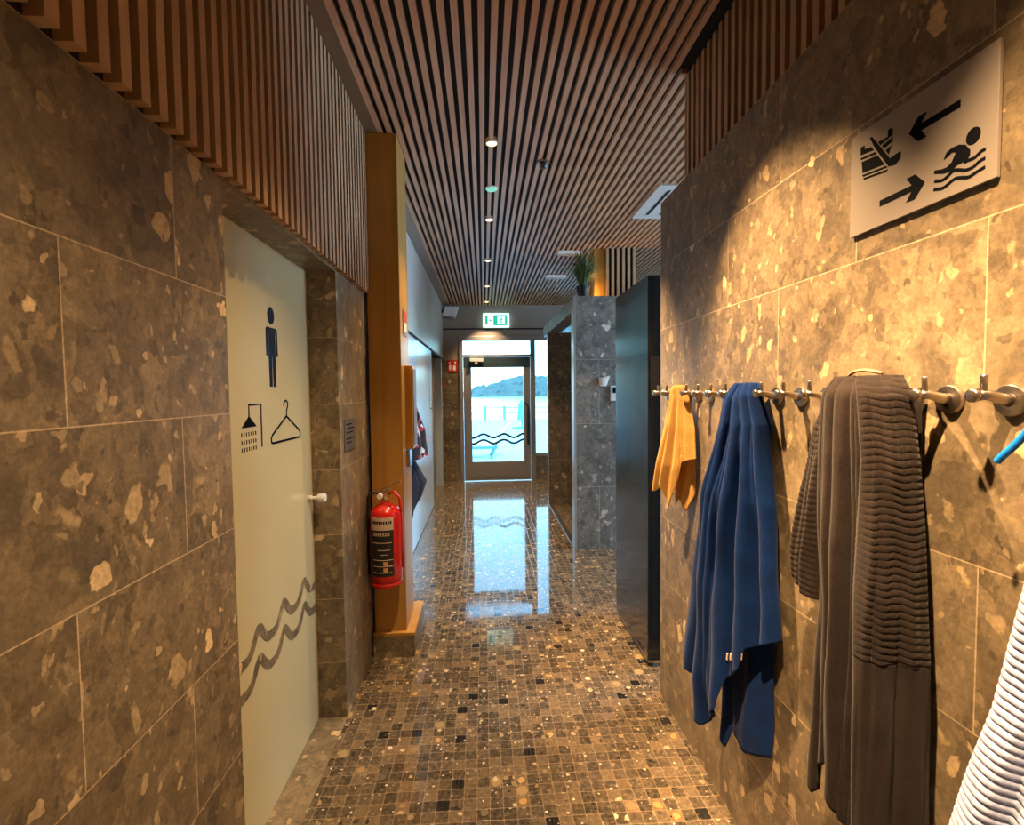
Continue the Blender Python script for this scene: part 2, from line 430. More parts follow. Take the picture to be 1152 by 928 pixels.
# left wall: stone, door niche, stone pier, batten cladding above
wl = sbox('wall_left', M['stone_left'], XL-.35, XL, -1.6, YD0, 0, 2.10)
b = MB(); b.box(XL-.35, XL, YD1, YP+.02, 0, 2.10); b.build('pier', M['stone_left'], wl)
b = MB(); b.box(XL-.35, XL, YD0, YD1, 2.095, 2.14); b.build('lintel', M['stone_plain'], wl)
b = MB(); b.box(XL-.35, XL-.006, -1.6, YP+.02, 2.10, ZC+.03); b.build('cladding_backing', M['black'], wl)
b = MB(); y = -1.55
while y < YP-.02:
    b.box(XL-.006, XL+.026, y, y+.026, 2.105, ZC); y += .052
b.build('slat_cladding', M['batten'], wl)
b = MB(); b.box(XL-.13, XL, YD0, YD1, .0, .004); b.build('threshold', M['stone_plain'], wl)

# frosted door with pictograms
d1 = sbox('door_1', M['frost'], XD-.012, XD, 1.20, 2.40, .006, 2.12)
XF = XD
to = lambda q: (XF, q[0], q[1]); off = (.0015, 0, 0)
def ell(cy, cz, ry, rz, n=32, sh=0): return [(cy+ry*math.cos(2*PI*k/n), cz+rz*math.sin(2*PI*k/n)+sh*math.cos(2*PI*k/n)) for k in range(n)]
b = MB(); b.prism([to(q) for q in ell(1.908, 1.835, .029, .033)], off)
b.prism([to(q) for q in [(1.884,1.79),(1.937,1.79),(1.940,1.68),(1.938,1.567),(1.915,1.566),(1.914,1.68),(1.909,1.68),(1.906,1.567),(1.883,1.567),(1.881,1.68)]], off)
for q in ([(1.861,1.78),(1.868,1.79),(1.88,1.79),(1.878,1.765),(1.877,1.683),(1.861,1.683)], [(1.941,1.79),(1.952,1.79),(1.959,1.78),(1.961,1.683),(1.946,1.683),(1.944,1.765)]):
    b.prism([to(t) for t in q], off)
b.build('man_pictogram', M['ink_blue'], d1)
b = MB(); stroke(b, [(1.801,1.351),(1.802,1.504),(1.711,1.504),(1.710,1.455)], .007, to, off)
b.prism([to(q) for q in [(1.710,1.466),(1.657,1.428),(1.763,1.428)]], off)
for zz in (1.406, 1.380, 1.355):
    for i in range(7):
        yy = 1.656+i*.0165; b.prism([to(q) for q in [(yy-.002,zz-.008),(yy+.002,zz-.008),(yy+.002,zz+.006),(yy-.002,zz+.006)]], off)
b.build('shower_pictogram', M['ink'], d1)
b = MB(); stroke(b, [(2.003,1.490),(2.004,1.502),(2.015,1.511),(2.028,1.513),(2.040,1.505),(2.042,1.492),(2.030,1.474),(2.026,1.447)], .007, to, off)
stroke(b, [(2.026,1.450),(1.888,1.384),(1.880,1.372),(1.881,1.358),(1.893,1.354),(2.155,1.354),(2.168,1.360),(2.168,1.373),(2.158,1.384)], .008, to, off, closed=True)
b.build('hanger_pictogram', M['ink'], d1)
M['wave'] = stone('clear_wave_stripe', 'y', warm=.8, rough=.3, grout=False)
for k, zc in enumerate((.685, .578)):
    pts = []
    for i in range(141):
        yy = 1.40+i*(2.395-1.40)/140; ph = 2*PI*(yy-1.727)/.215
        pts.append((yy, zc+.034*math.cos(ph+.55*math.sin(ph))))
    b = MB(); stroke(b, pts, .033, to, off); b.build('wave_stripe', M['wave'], d1)
b = MB(); b.lathe((XF, 2.255, 1.065), [(.012, 0), (.012, .012), (.008, .014), (.008, .035), (.017, .037), (.019, .045), (.019, .070), (.016, .074)], 24, 'x')
hd = b.build('handle', M['white'], d1, smooth=False, bevel=.001); hd['label'] = 'white knob handle'

# left beyond the column: pale upper boards, white doors and dark opening
wl2 = sbox('wall_left.001', M['laminate_up'], -.80, -.680, YP+.30, YE, 2.11, ZC+.02)
XW = -.695
b = MB(); b.box(-.80, XW, YP+.30, 4.6, 0, 2.09); b.build('wall_panel', M['laminate'], wl2)
d2 = sbox('door_2', M['laminate'], -.74, XW, 4.615, 6.62, .012, 2.085)
b = MB(); b.box(XW, XW+.004, 6.35, 6.39, 1.30, 1.62); b.box(XW, XW+.035, 6.35, 6.365, 1.32, 1.34); b.build('handle', M['metal'], d2)
sbox('wall_left.002', M['stone_left'], -1.0, -.80, YP, YE, 0, 2.3)       # stone back of the dark opening
b = sbox('trim_3', M['laminate'], -.80, XW+.005, 8.02, 8.14, 0, 2.09)
sbox('shade_gap_strip', M['black'], -.80, -.70, YP+.30, YE, 2.088, 2.112)  # black strip painting the shade in the gap below the upper boards
sbox('wall_left.003', M['stone_left'], -.99, XL-.001, YP+.02, YP+.30, 0, ZC+.02)
# end wall with exit door, transom and sidelight
XE0, XE1 = -.415, 1.9
we = sbox('wall_end', M['plaster'], -1.0, 5.0, YE, YE+.18, 2.47, ZC+.05)
b = MB(); b.box(-1.0, XE0, YE, YE+.18, 2.08, 2.47); b.build('plaster_strip', M['plaster'], we)
b = MB(); b.box(-1.0, XE0, YE-.003, YE+.18, 0, 2.08); b.build('stone_pier', M['stone_x'], we)
b = MB(); b.box(.885, XE1, YE-.003, YE+.18, 0, .42); b.build('stone_sill_wall', M['stone_x'], we)
b = MB(); b.box(XE1, 5.0, YE-.003, YE+.18, 0, 2.47); b.build('stone_wall', M['stone_x'], we)
b = MB(); b.box(-.68, 1.9, YE-.014, YE, 2.590, 2.612); b.build('dark_rail', M['black'], we)  # black strip for the thin dark line across the plaster
# frames
fr = MB()
fr.box(XE0, XE0+.065, YE-.02, YE+.08, 0, 2.40); fr.box(XE0, XE1, YE-.02, YE+.08, 2.40, 2.475)
fr.box(.80, .885, YE-.02, YE+.08, 0, 2.40); fr.box(XE0+.065, .80, YE-.02, YE+.08, 2.125, 2.17)
fr.box(.885, XE1, YE-.02, YE+.08, .42, .475); fr.box(XE1-.06, XE1, YE-.02, YE+.08, .475, 2.40)
win1 = fr.build('window_1', M['alu'], None, bevel=.004); win1['kind'] = 'structure'
b = MB(); b.box(XE0+.065, .80, YE+.02, YE+.032, 2.17, 2.40); b.build('transom_pane', M['glass'], win1)
b = MB(); b.box(.885, XE1-.06, YE+.02, YE+.032, .475, 2.40); b.build('side_pane', M['glass'], win1)
dx0, dx1 = XE0+.070, .795
b = MB(); b.box(dx0, dx0+.135, YE-.01, YE+.05, .01, 2.12); b.box(dx1-.115, dx1, YE-.01, YE+.05, .01, 2.12)
b.box(dx0+.135, dx1-.115, YE-.01, YE+.05, .01, .335); b.box(dx0+.135, dx1-.115, YE-.01, YE+.05, 1.955, 2.12)
d3 = b.build('door_3', M['alu'], None, bevel=.004); d3['kind'] = 'structure'
b = MB(); b.box(dx0+.16, dx1-.14, YE-.016, YE-.008, .075, .27); b.build('kick_panel', M['alu'], d3)
b = MB(); b.box(dx0, dx1, YE-.014, YE-.009, 1.945, 2.12); b.build('top_rail_cover', M['alu_dark'], d3)
b = MB(); b.box(dx0+.135, dx1-.115, YE+.015, YE+.027, .335, 1.955); b.build('pane', M['glass'], d3)
b = MB(); b.box(dx0+.115, dx0+.345, YE-.075, YE-.014, 2.045, 2.105); b.box(dx0+.2, dx0+.245, YE-.07, YE-.03, 2.0, 2.045); b.build('door_closer', M['white'], d3, bevel=.004)
b = MB(); hx = dx1-.055
b.tube([(hx-.03,YE-.01,1.34),(hx-.03,YE-.055,1.34),(hx+.01,YE-.06,1.28),(hx+.015,YE-.06,1.12),(hx+.005,YE-.06,.9),(hx+.005,YE-.06,.70),(hx+.005,YE-.01,.68)], .014, 10)
b.box(hx-.01, hx+.03, YE-.035, YE-.009, .62, 1.20); b.build('pull_handle', M['metal_dark'], d3)
for zc in (.775, .675):
    pts = [(dx0+.135+i*(dx1-dx0-.25)/80, zc+.032*math.cos(2*PI*(i/80*2.55+.45))) for i in range(81)]
    b = MB(); stroke(b, pts, .036, lambda q: (q[0], YE+.012, q[1]), (0, .003, 0)); b.build('wave_stripe', M['alu_dark'], d3)

# right wall: stone to 2.44, batten cladding set back above it
wr = sbox('wall_right', M['stone_right'], XR, XR+.14, -1.6, 2.365, 0, 2.44)
b = MB(); b.box(.992, 1.10, -1.6, 2.29, 2.40, ZC+.03); b.build('cladding_backing', M['black'], wr)
b = MB(); y = 2.264
while y > -1.55:
    b.box(.962, .994, y, y+.026, 2.43, ZC); y -= .052
b.box(.960, 1.10, 2.29, 2.302, 2.43, ZC)
b.build('slat_cladding', M['batten'], wr)
# side room shell (seen only above the cubicle) and the wall behind the camera
sbox('wall_side', M['plaster'], 5.0, 5.1, -1.6, YE+.1, 0, ZC+.05)
sbox('wall_back', M['plaster'], -1.0, 5.1, -1.7, -1.6, 0, ZC+.05)
sbox('wall_partition', M['plaster'], XR+.141, 5.0, 2.15, 2.28, 0, ZC+.02)
# black door leaf standing beyond the end of the stone wall
dk = sbox('door_4', M['door_dark'], .890, .962, 2.615, 3.265, .035, 2.155, bevel=.003)
b = MB(); b.box(.905, .95, 2.606, 2.616, 1.50, 1.72); b.build('lock_plate', M['metal_dark'], dk)
b = MB(); b.box(.888, .964, 2.605, 3.27, .022, .036); b.build('bottom_rail', M['metal'], dk)
b = MB(); b.lathe((.93, 2.66, 0), [(.02, 0), (.02, .03)], 16); b.lathe((.93, 3.2, 0), [(.02, 0), (.02, .03)], 16); b.build('pivot', M['metal_dark'], dk)

# ------------------------------------------------------------------ stone cubicle right of the corridor
cub = thing('shower_cubicle', 'grey stone clad cubicle with open side standing right of the exit corridor', 'cubicle', (.86, 4.62, 0))
X0, X1, Y0, Y1, H = .857, 2.2, 4.62, 6.95, 2.43
MB().box(X0+.02, X1, Y0, Y0+.12, 0, H).build('front_panel', M['stone_grey_daylit'], cub)
MB().box(X0, X0+.02, Y0-.004, Y0+.13, 0, H).build('corner_trim', M['alu'], cub)['label'] = 'pale metal edge strip'
MB().box(X0, X0+.16, Y0+.13, Y1, H-.13, H).build('lintel', M['stone_grey_daylit'], cub)
MB().box(X0, X1, 6.50, 6.60, 0, H-.13).build('inner_panel', M['stone_x'], cub)
MB().box(X1-.1, X1, Y0+.12, Y1, 0, H).build('rear_wall', M['stone_right'], cub)
MB().box(X0+.16, X1-.1, Y0+.12, Y1, H-.06, H).build('roof', M['stone_grey_daylit'], cub)
MB().box(X0, X0+.05, Y0+.13, 6.5, 0, .006).build('threshold', M['metal'], cub)

# glass-block of services behind: slatted column with timber post
sc = thing('slatted_column', 'dark slatted column with glowing timber edge rising above the stone cubicle', 'column', (1.4, 5.3, 0))
MB().box(1.29, 1.60, 5.05, 5.35, H, ZC).build('core', M['black'], sc)
b = MB(); x = 1.275
for i in range(6):
    b.box(x+i*.056, x+i*.056+.026, 5.02, 5.05, H, ZC)
b.build('slats', M['batten'], sc)
MB().box(1.16, 1.27, 5.06, 5.35, H, ZC).build('timber_post', M['timber'], sc)
sc.location.z = 0

# thermostat and dispenser on the cubicle front
t = thing('wall_thermostat', 'small white control box with dark display on the grey cubicle front', 'control box', (1.245, 4.62, 1.50))
MB().box(1.205, 1.285, 4.597, 4.62, 1.435, 1.58).build('housing', M['white'], t, bevel=.004)
MB().box(1.225, 1.275, 4.593, 4.597, 1.51, 1.565).build('display', M['ink'], t)
b = MB(); b.prism([(1.095, 4.60, 1.655), (1.20, 4.60, 1.675), (1.165, 4.60, 1.575), (1.105, 4.60, 1.575)], (0, .02, 0))
b.prism([(1.12, 4.58, 1.65), (1.17, 4.58, 1.66), (1.155, 4.58, 1.59), (1.12, 4.58, 1.59)], (0, .025, 0))
tag(b.build('wall_dispenser', M['white'], None, bevel=.003, origin=(1.15, 4.62, 1.62)), 'white tapered wall fitting on the grey cubicle front, left of the control box', 'dispenser')

# ------------------------------------------------------------------ timber column with plinth
tcol = thing('timber_column', 'orange brown square timber column carrying the red extinguisher', 'column', (-.555, 2.97, 0))
MB().box(-.655, -.472, YP, YP+.30, .14, ZC-.002).build('post', M['timber'], tcol, bevel=.003)
b = MB(); b.box(-.66, -.425, YP-.03, YP+.40, 0, .125); b.build('plinth', M['stone_plain'], tcol)
b = MB(); b.box(-.66, -.423, YP-.032, YP+.402, .125, .142); b.build('plinth_cap', M['timber'], tcol)
# notice on column side + timber box
XS = -.472
b = MB(); b.box(XS, XS+.004, 2.93, 3.06, 1.88, 2.03)
sg = b.build('column_notice', M['plate'], None); tag(sg, 'small framed notice high on the side of the timber column', 'notice')
MB().box(XS+.004, XS+.006, 2.945, 3.045, 1.90, 1.955).build('print', M['white'], sg)
MB().box(XS+.004, XS+.006, 2.945, 3.045, 1.965, 2.02).build('print', M['red_sign'], sg)
t = thing('timber_box', 'narrow upright timber box on the side of the column', 'wall box', (XS, 3.03, 1.46))
MB().box(XS, XS+.045, 2.96, 3.12, 1.20, 1.70).build('case', M['timber'], t, bevel=.003)
MB().box(XS+.045, XS+.049, 2.975, 3.105, 1.22, 1.68).build('front', M['margin'], t)
MB().box(XS, XS+.02, 2.97, 3.06, 1.09, 1.19).build('switch_plate', M['metal'], t)

# fire extinguisher
ex = thing('fire_extinguisher', 'red fire extinguisher with black label hanging on the timber column', 'fire extinguisher', (-.555, YP-.09, .45))
cx, cy, z0 = -.560, YP-.100, .475
b = MB(); b.lathe((cx, cy, z0), [(.050, 0), (.074, .004), (.082, .018), (.086, .04), (.087, .06), (.087, .37), (.084, .395), (.072, .42), (.050, .437), (.026, .445), (.022, .46)], 40)
b.build('cylinder', M['red'], ex, smooth=True)
b = MB(); b.lathe((cx, cy, z0), [(.078, -.012), (.084, -.006), (.084, .012), (.078, .014)], 40); b.build('base_ring', M['red'], ex, smooth=True)
b = MB(); b.lathe((cx, cy, z0+.455), [(.020, 0), (.022, .01), (.022, .02), (.016, .025), (.016, .055), (.02, .058), (.02, .07), (.01, .075)], 20); b.build('valve', M['brass'], ex, smooth=True)
b = MB(); b.lathe((cx-.025, cy-.02, z0+.49), [(.014, -.012), (.016, -.010), (.016, .010), (.014, .012)], 16, 'y'); b.build('pressure_gauge', M['white'], ex)
b = MB(); b.bar((cx-.055, cy, z0+.505), (cx+.035, cy-.02, z0+.53), .018, .006); b.build('carry_handle', M['metal'], ex)
b = MB(); b.bar((cx-.02, cy, z0+.525), (cx+.09, cy-.03, z0+.575), .016, .005); b.build('squeeze_lever', M['metal'], ex)
b = MB(); hp = []
for i in range(33):
    s_ = i/32
    if s_ < .3:
        a = s_/.3*PI; hp.append((cx-.03-.045*(1-math.cos(a))/2*1.4, cy-.005, z0+.49+.03*math.sin(a)-.02*s_/.3))
    else:
        k = (s_-.3)/.7; hp.append((cx-.093-.006*math.sin(k*PI), cy-.005+.03*k, z0+.47-.36*k))
b.tube(hp, .009, 10); b.build('hose', M['rubber'], ex, smooth=True)
b = MB(); b.tube([hp[-1], (hp[-1][0], hp[-1][1], hp[-1][2]-.07)], [.011, .016], 12); b.build('nozzle', M['rubber'], ex, smooth=True)
b = MB(); b.tube([(cx+.02, cy, z0+.50), (cx+.05, cy-.01, z0+.515), (cx+.078, cy-.005, z0+.48), (cx+.086, cy, z0+.40), (cx+.089, cy+.004, z0+.2), (cx+.089, cy+.004, z0+.08)], .007, 10); b.build('bracket_strap', M['red'], ex, smooth=True)
def curved(mb, a0, a1, za, zb, rad, n=14):
    A = []
    for i in range(n+1):
        a = math.radians(a0+(a1-a0)*i/n)
        A.append([mb.bm.verts.new((cx+rr*math.sin(a), cy-rr*math.cos(a), z)) for rr in (rad, rad+.0012) for z in (za, zb)])
    for P_, Q_ in zip(A, A[1:]):
        mb.bm.faces.new((P_[2], Q_[2], Q_[3], P_[3])); mb.bm.faces.new((P_[0], P_[1], Q_[1], Q_[0]))
        mb.bm.faces.new((P_[1], P_[3], Q_[3], Q_[1])); mb.bm.faces.new((P_[0], Q_[0], Q_[2], P_[2]))
    for P_ in (A[0], A[-1]): mb.bm.faces.new((P_[0], P_[2], P_[3], P_[1]))
    return mb
lb = curved(MB(), -50, 38, z0+.06, z0+.315, .0872).build('label', M['label_black'], ex)
curved(MB(), -50, 38, z0+.316, z0+.385, .0872).build('label_header', M['label_paper'], ex)
b = MB(); 
for zz, a0, a1 in ((.285, -40, 25), (.245, -44, 30), (.205, -20, 25), (.18, -10, 15), (.150, -40, 34), (.115, -40, 34), (.08, -40, 30)):
    curved(b, a0, a1, z0+zz, z0+zz+.003, .0886)
for k in range(7): curved(b, -36+k*9, -31+k*9, z0+.291, z0+.303, .0886)
b.build('label_lines', M['label_paper'], lb)
for k, zz in enumerate((.122, .088)):
    curved(MB(), 0, 16, z0+zz-.002, z0+zz+.020, .0888).build('label_icon', M['orange_dot'], lb)
b = MB()
for k in range(9): curved(b, -38+k*8, -33+k*8, z0+.35, z0+.366, .0886)
b.build('label_heading', M['ink'], ex)

# plaque on the stone pier
pl = thing('wall_plaque', 'small grey metal plaque on the stone pier beside the frosted door', 'plaque', (XL, 2.46, 1.335))
MB().box(XL, XL+.006, 2.37, 2.565, 1.262, 1.415).build('plate', mat('plaque_metal', (.22, .25, .27), .3, .7), pl, bevel=.001)
b = MB()
for zz, l in ((1.385, .10), (1.365, .14), (1.345, .12), (1.315, .13), (1.295, .09)):
    b.box(XL+.006, XL+.0068, 2.39, 2.39+l, zz, zz+.005)
b.build('engraving', M['ink'], pl)

# ------------------------------------------------------------------ direction sign
sgn = thing('direction_sign', 'beige metal direction sign with arrows, swimmer and bucket pictograms', 'sign', (XR, .955, 2.0))
MB().box(XR-.009, XR-.002, .786, 1.115, 1.888, 2.115).build('plate', M['plate'], sgn, bevel=.001)
for yy, zz in ((.83, 1.93), (1.07, 1.93), (.83, 2.07), (1.07, 2.07)):
    b = MB(); b.lathe((XR-.003, yy, zz), [(.008, 0), (.008, .003)], 12, 'x'); b.build('spacer', M['metal_dark'], sgn)
XF2 = XR-.009; to2 = lambda q: (XF2, q[0], q[1]); off2 = (-.0005, 0, 0)
AU = [(.959,2.047),(.938,2.070),(.919,2.069),(.931,2.0535),(.852,2.0535),(.852,2.0395),(.931,2.0395),(.919,2.022),(.938,2.022)]
AL = [(1.029,1.942),(.950,1.942),(.962,1.960),(.942,1.960),(.920,1.9355),(.942,1.911),(.962,1.912),(.950,1.929),(1.029,1.929)]
MB().prism([to2(q) for q in AU], off2).build('arrow', M['ink'], sgn)
MB().prism([to2(q) for q in AL], off2).build('arrow', M['ink'], sgn)
b = MB(); b.prism([to2(q) for q in ell(.827, 1.976, .013, .0145)], off2)
b.prism([to2(q) for q in [(.882,1.960),(.877,1.971),(.866,1.975),(.853,1.974),(.841,1.968),(.832,1.955),(.832,1.945),(.838,1.939),(.855,1.938),(.867,1.933),(.882,1.935),(.901,1.943),(.900,1.949),(.885,1.945),(.875,1.944),(.866,1.949),(.858,1.963),(.866,1.966),(.874,1.962)]], off2)
stroke(b, [(.842,1.937),(.836,1.938),(.824,1.937),(.812,1.943),(.805,1.943)], .006, to2, off2)
def smooth2(P_, k=6):
    out = []
    for i in range(len(P_)-1):
        p0 = P_[max(i-1, 0)]; p1 = P_[i]; p2 = P_[i+1]; p3 = P_[min(i+2, len(P_)-1)]
        for j in range(k):
            t_ = j/k
            out.append(tuple(.5*((2*p1[a])+(-p0[a]+p2[a])*t_+(2*p0[a]-5*p1[a]+4*p2[a]-p3[a])*t_**2+(-p0[a]+3*p1[a]-3*p2[a]+p3[a])*t_**3) for a in range(len(p1))))
    out.append(tuple(P_[-1])); return out
stroke(b, smooth2([(.9,1.929),(.885,1.924),(.874,1.926),(.862,1.932),(.85,1.928),(.84,1.923),(.826,1.922),(.815,1.927),(.805,1.928)]), .006, to2, off2)
stroke(b, smooth2([(.901,1.914),(.884,1.909),(.874,1.911),(.859,1.916),(.847,1.913),(.833,1.908),(.819,1.911),(.805,1.913)]), .006, to2, off2)
b.build('swimmer_pictogram', M['ink'], sgn)
b = MB()
for q in ([(1.086,2.082),(1.074,2.081),(1.074,2.073),(1.056,2.069),(1.047,2.058),(1.085,2.064)], [(1.085,2.058),(1.043,2.052),(1.040,2.046),(1.084,2.053)], [(1.082,2.048),(1.037,2.042),(1.018,2.014),(1.079,2.022)], [(1.080,2.018),(1.014,2.009),(1.010,2.004),(1.077,2.013)], [(1.077,2.010),(1.009,2.000),(1.013,1.996),(1.074,2.005)], [(1.037,2.070),(1.011,2.068),(1.010,2.082),(.999,2.081),(.998,2.066),(1.030,2.060)], [(1.026,2.057),(.997,2.061),(.999,2.052),(1.020,2.048)], [(1.016,2.042),(1.000,2.046),(1.008,2.030)]):
    b.prism([to2(t_) for t_ in q], off2)
b.prism([to2(t_) for t_ in [(1.059,2.090),(1.053,2.089),(1.024,2.048),(1.004,2.020),(.990,2.022),(.977,2.022),(.979,2.009),(.991,2.001),(1.007,2.005),(1.028,2.036),(1.047,2.066)]], (-.001, 0, 0))
b.build('bucket_pictogram', M['ink'], sgn)

# ------------------------------------------------------------------ robe hooks
hook = thing('robe_hook', 'x', 'hook', (XR, .755, 1.525), 'steel robe hooks in a row along the stone wall')
def hk(b): return b
b = MB(); b.lathe((XR, .755, 1.515), [(.026, 0), (.027, -.004), (.026, -.010), (.014, -.012)], 32, 'x'); b.build('rosette', M['metal'], hook, smooth=False, bevel=.0015)
b = MB(); b.tube([(XR-.008, .755, 1.515), (XR-.02, .755, 1.517), (XR-.045, .755, 1.524), (XR-.066, .755, 1.524)], [.012, .0095, .0085, .0085], 16)
b.lathe((XR-.066, .755, 1.524), [(.0085, 0), (.0115, -.002), (.0115, -.009), (.009, -.0115)], 20, 'x'); b.build('arm', M['metal'], hook, smooth=True)
b = MB(); b.tube([(XR-.054, .755, 1.525), (XR-.054, .755, 1.556), (XR-.054, .755, 1.558)], [.0050, .0050, .004], 12); b.build('upright_pin', M['metal'], hook, smooth=True)
names = ['nearest and largest steel robe hook at the right, no towel on it',
 'second robe hook from the right, free, just right of the brown bathrobe',
 'robe hook carrying the right shoulder of the brown bathrobe',
 'robe hook under the left shoulder of the brown bathrobe',
 'free robe hook just left of the brown bathrobe',
 'second free robe hook left of the brown bathrobe',
 'free robe hook just right of the blue towel',
 'robe hook holding the blue towel',
 'robe hook behind the left edge of the blue towel',
 'free robe hook just left of the blue towel',
 'middle free robe hook between yellow cloth and blue towel',
 'free robe hook just right of the yellow cloth',
 'robe hook holding the yellow cloth',
 'free robe hook just left of the yellow cloth',
 'farthest small robe hook at the end of the stone wall']
names[9] = 'free robe hook just left of the blue towel'
hook['label'] = names[0]
for k in range(1, 15):
    c = hook.copy(); C.objects.link(c); c.location.y = .755+.107*k; c['label'] = names[k]
    for ch in list(hook.children):
        q = ch.copy(); C.objects.link(q); q.parent = c

# ------------------------------------------------------------------ hanging cloths
def lerp(a, b_, t_): return a+(b_-a)*t_
def rowat(rows, z):
    if z >= rows[0][0]: return rows[0][1:]
    for A, B in zip(rows, rows[1:]):
        if z >= B[0]:
            t_ = (A[0]-z)/(A[0]-B[0]); t_ = t_
            return [lerp(a, b_, t_) for a, b_ in zip(A[1:], B[1:])]
    return rows[-1][1:]
def sheet(rows, hem, folds, nu=90, nv=150, ztop=None, ribs=None, pw=.6, seed=0, top_round=.02):
    """hanging cloth: rows (z, xl, yl, xr, yr, bulge); hem(u) gives the bottom z; folds list of (u, width, height)"""
    rnd = random.Random(seed); bm = bmesh.new(); G = []
    zt = rows[0][0] if ztop is None else ztop
    ph = [rnd.uniform(0, 6) for _ in range(4)]
    for j in range(nv+1):
        v = j/nv; line = []
        for i in range(nu+1):
            uu = i/nu; zb = hem(uu); z = zt - v*(zt-zb)
            xl, yl, xr, yr, bl = rowat(rows, z)
            dx_, dy_ = xr-xl, yr-yl; L = math.hypot(dx_, dy_) or 1e-6
            nx, ny = dy_/L, -dx_/L            # towards the corridor / camera
            if nx > 0: nx, ny = -nx, -ny
            t0 = min(1, v*5)
            h = bl*(math.sin(PI*min(max(uu, .0), 1))**pw)
            fall = min(1, .30+ (zt-z)*2.0)
            for fd in folds:
                fu, fw, fh = fd[:3]
                c_ = fu + .018*math.sin(z*5+ph[0]+fu*9) + (fd[3]*(zt-z) if len(fd) > 3 else 0)
                d = abs(uu-c_)/fw
                if d < 1: h += fh*fall*(1-d**2)
            h += (.0030*math.sin(uu*15+z*6+ph[1]) + .0022*math.sin(uu*29-z*11+ph[3]) + .002*math.sin(z*21+uu*6))*fall
            if ribs:
                kind, per, amp = ribs
                s_ = (z + .004*math.sin(uu*4+ph[2]) + .0025*math.sin(uu*11+z*15)) if kind == 'h' else uu*L
                rb = abs(math.sin(PI*s_/per))**.55
                h += amp*(rb-.5)
            # round the shoulder at the very top
            tz = z
            if top_round and v < .06:
                k = 1-v/.06
                h -= (bl*.8+.012)*k**2
                tz = z - .004*k
            line.append(bm.verts.new((xl+dx_*uu+nx*h, yl+dy_*uu+ny*h, tz)))
        G.append(line)
    for A, B in zip(G, G[1:]):
        for i in range(nu): bm.faces.new((A[i], A[i+1], B[i+1], B[i]))
    return bm
def add_cloth(name, bms, m, parent=None, thick=.005, origin=None):
    bm = bms[0]
    for b2 in bms[1:]:
        tmp = bpy.data.meshes.new('t'); b2.to_mesh(tmp); bm.from_mesh(tmp); b2.free(); bpy.data.meshes.remove(tmp)
    k = MB(); k.bm.free(); k.bm = bm
    o = k.build(name, m, parent, smooth=True, origin=origin)
    md = o.modifiers.new('thick', 'SOLIDIFY'); md.thickness = thick; md.offset = 0
    return o
def piece(pts):
    def f(u_):
        for (a, za), (b_, zb) in zip(pts, pts[1:]):
            if u_ <= b_: return lerp(za, zb, (u_-a)/max(b_-a, 1e-6))
        return pts[-1][1]
    return f
# blue towel
rows = [(1.560, .800, 1.530, .812, 1.445, .012), (1.52, .798, 1.545, .822, 1.425, .022), (1.43, .790, 1.560, .836, 1.395, .030), (1.2, .775, 1.625, .845, 1.350, .045), (.9, .765, 1.680, .848, 1.320, .050),
        (.56, .760, 1.735, .850, 1.315, .050), (.3, .770, 1.72, .850, 1.33, .04)]
FB = [(.12, .14, .040), (.30, .10, .050), (.42, .055, .026), (.57, .12, .056, .01), (.76, .10, .050, .01), (.93, .08, .036)]
hemA = piece([(0, .57), (.10, .545), (.20, .54), (.235, .50), (.29, .405), (.34, .40), (.45, .45), (.60, .53), (.64, .64), (.78, .70), (.81, .77), (1, .82)])
A_ = sheet(rows, hemA, FB, seed=3)
rowsb = [(1.560, .822, 1.520, .832, 1.450, .0), (1.43, .828, 1.540, .850, 1.40, .008), (.9, .828, 1.64, .856, 1.38, .022), (.35, .830, 1.63, .856, 1.39, .030)]
B_ = sheet(rowsb, piece([(0, .40), (.14, .345), (.28, .33), (.36, .40), (.7, .385), (1, .42)]), [(.2, .15, .02), (.7, .2, .015)], nu=50, nv=90, seed=5)
C_ = sheet([(1.561, .800, 1.53, .832, 1.52, 0.004), (1.548, .800, 1.53, .832, 1.52, 0.004)], lambda q: 1.548, [], nu=6, nv=3)
C_.free()
bt = add_cloth('bath_towel', [A_, B_], M['blue'], origin=(.82, 1.5, 1.54))
tag(bt, 'long royal blue bath towel hanging in deep folds from a wall hook', 'towel')
b = MB()
for i in range(7):
    yy = 1.46-.0135*i; zz = .70+.0075*i
    b.bar((.728+.0040*i, yy, zz-.010), (.728+.0040*i, yy-.003, zz+.012), .0045, .003, up=(1, 0, 0))
tgm = b.build('stitched_marking', mat('pale_thread', (.6, .45, .36), .8), bt, origin=(.74, 1.42, .72))
# yellow waffle cloth
rows = [(1.560, .800, 2.045, .815, 1.985, .010), (1.50, .798, 2.045, .835, 1.950, .018), (1.38, .790, 2.080, .845, 1.92, .026), (1.22, .78, 2.13, .85, 1.90, .032), (1.0, .775, 2.22, .855, 1.93, .032)]
A_ = sheet(rows, piece([(0, 1.085), (.18, 1.085), (.34, 1.13), (.45, 1.10), (.60, 1.02), (.72, 1.14), (.76, 1.24), (1, 1.26)]), [(.12, .14, .016), (.40, .12, .024), (.66, .12, .022), (.88, .08, .012)], nu=60, nv=90, seed=8, ribs=('h', .012, .0016))
B_ = sheet([(1.560, .824, 2.04, .832, 1.99, 0), (1.22, .83, 2.07, .856, 1.93, .012), (1.0, .83, 2.10, .858, 1.96, .014)], piece([(0, 1.09), (.3, 1.04), (.5, 1.075), (.8, 1.03), (1, 1.10)]), [(.5, .3, .012)], nu=30, nv=50, seed=9)
yt = add_cloth('face_cloth', [A_, B_], M['yellow'], origin=(.82, 1.98, 1.54), thick=.004)
tag(yt, 'small mustard yellow waffle cloth hanging on a hook near the black door', 'towel')
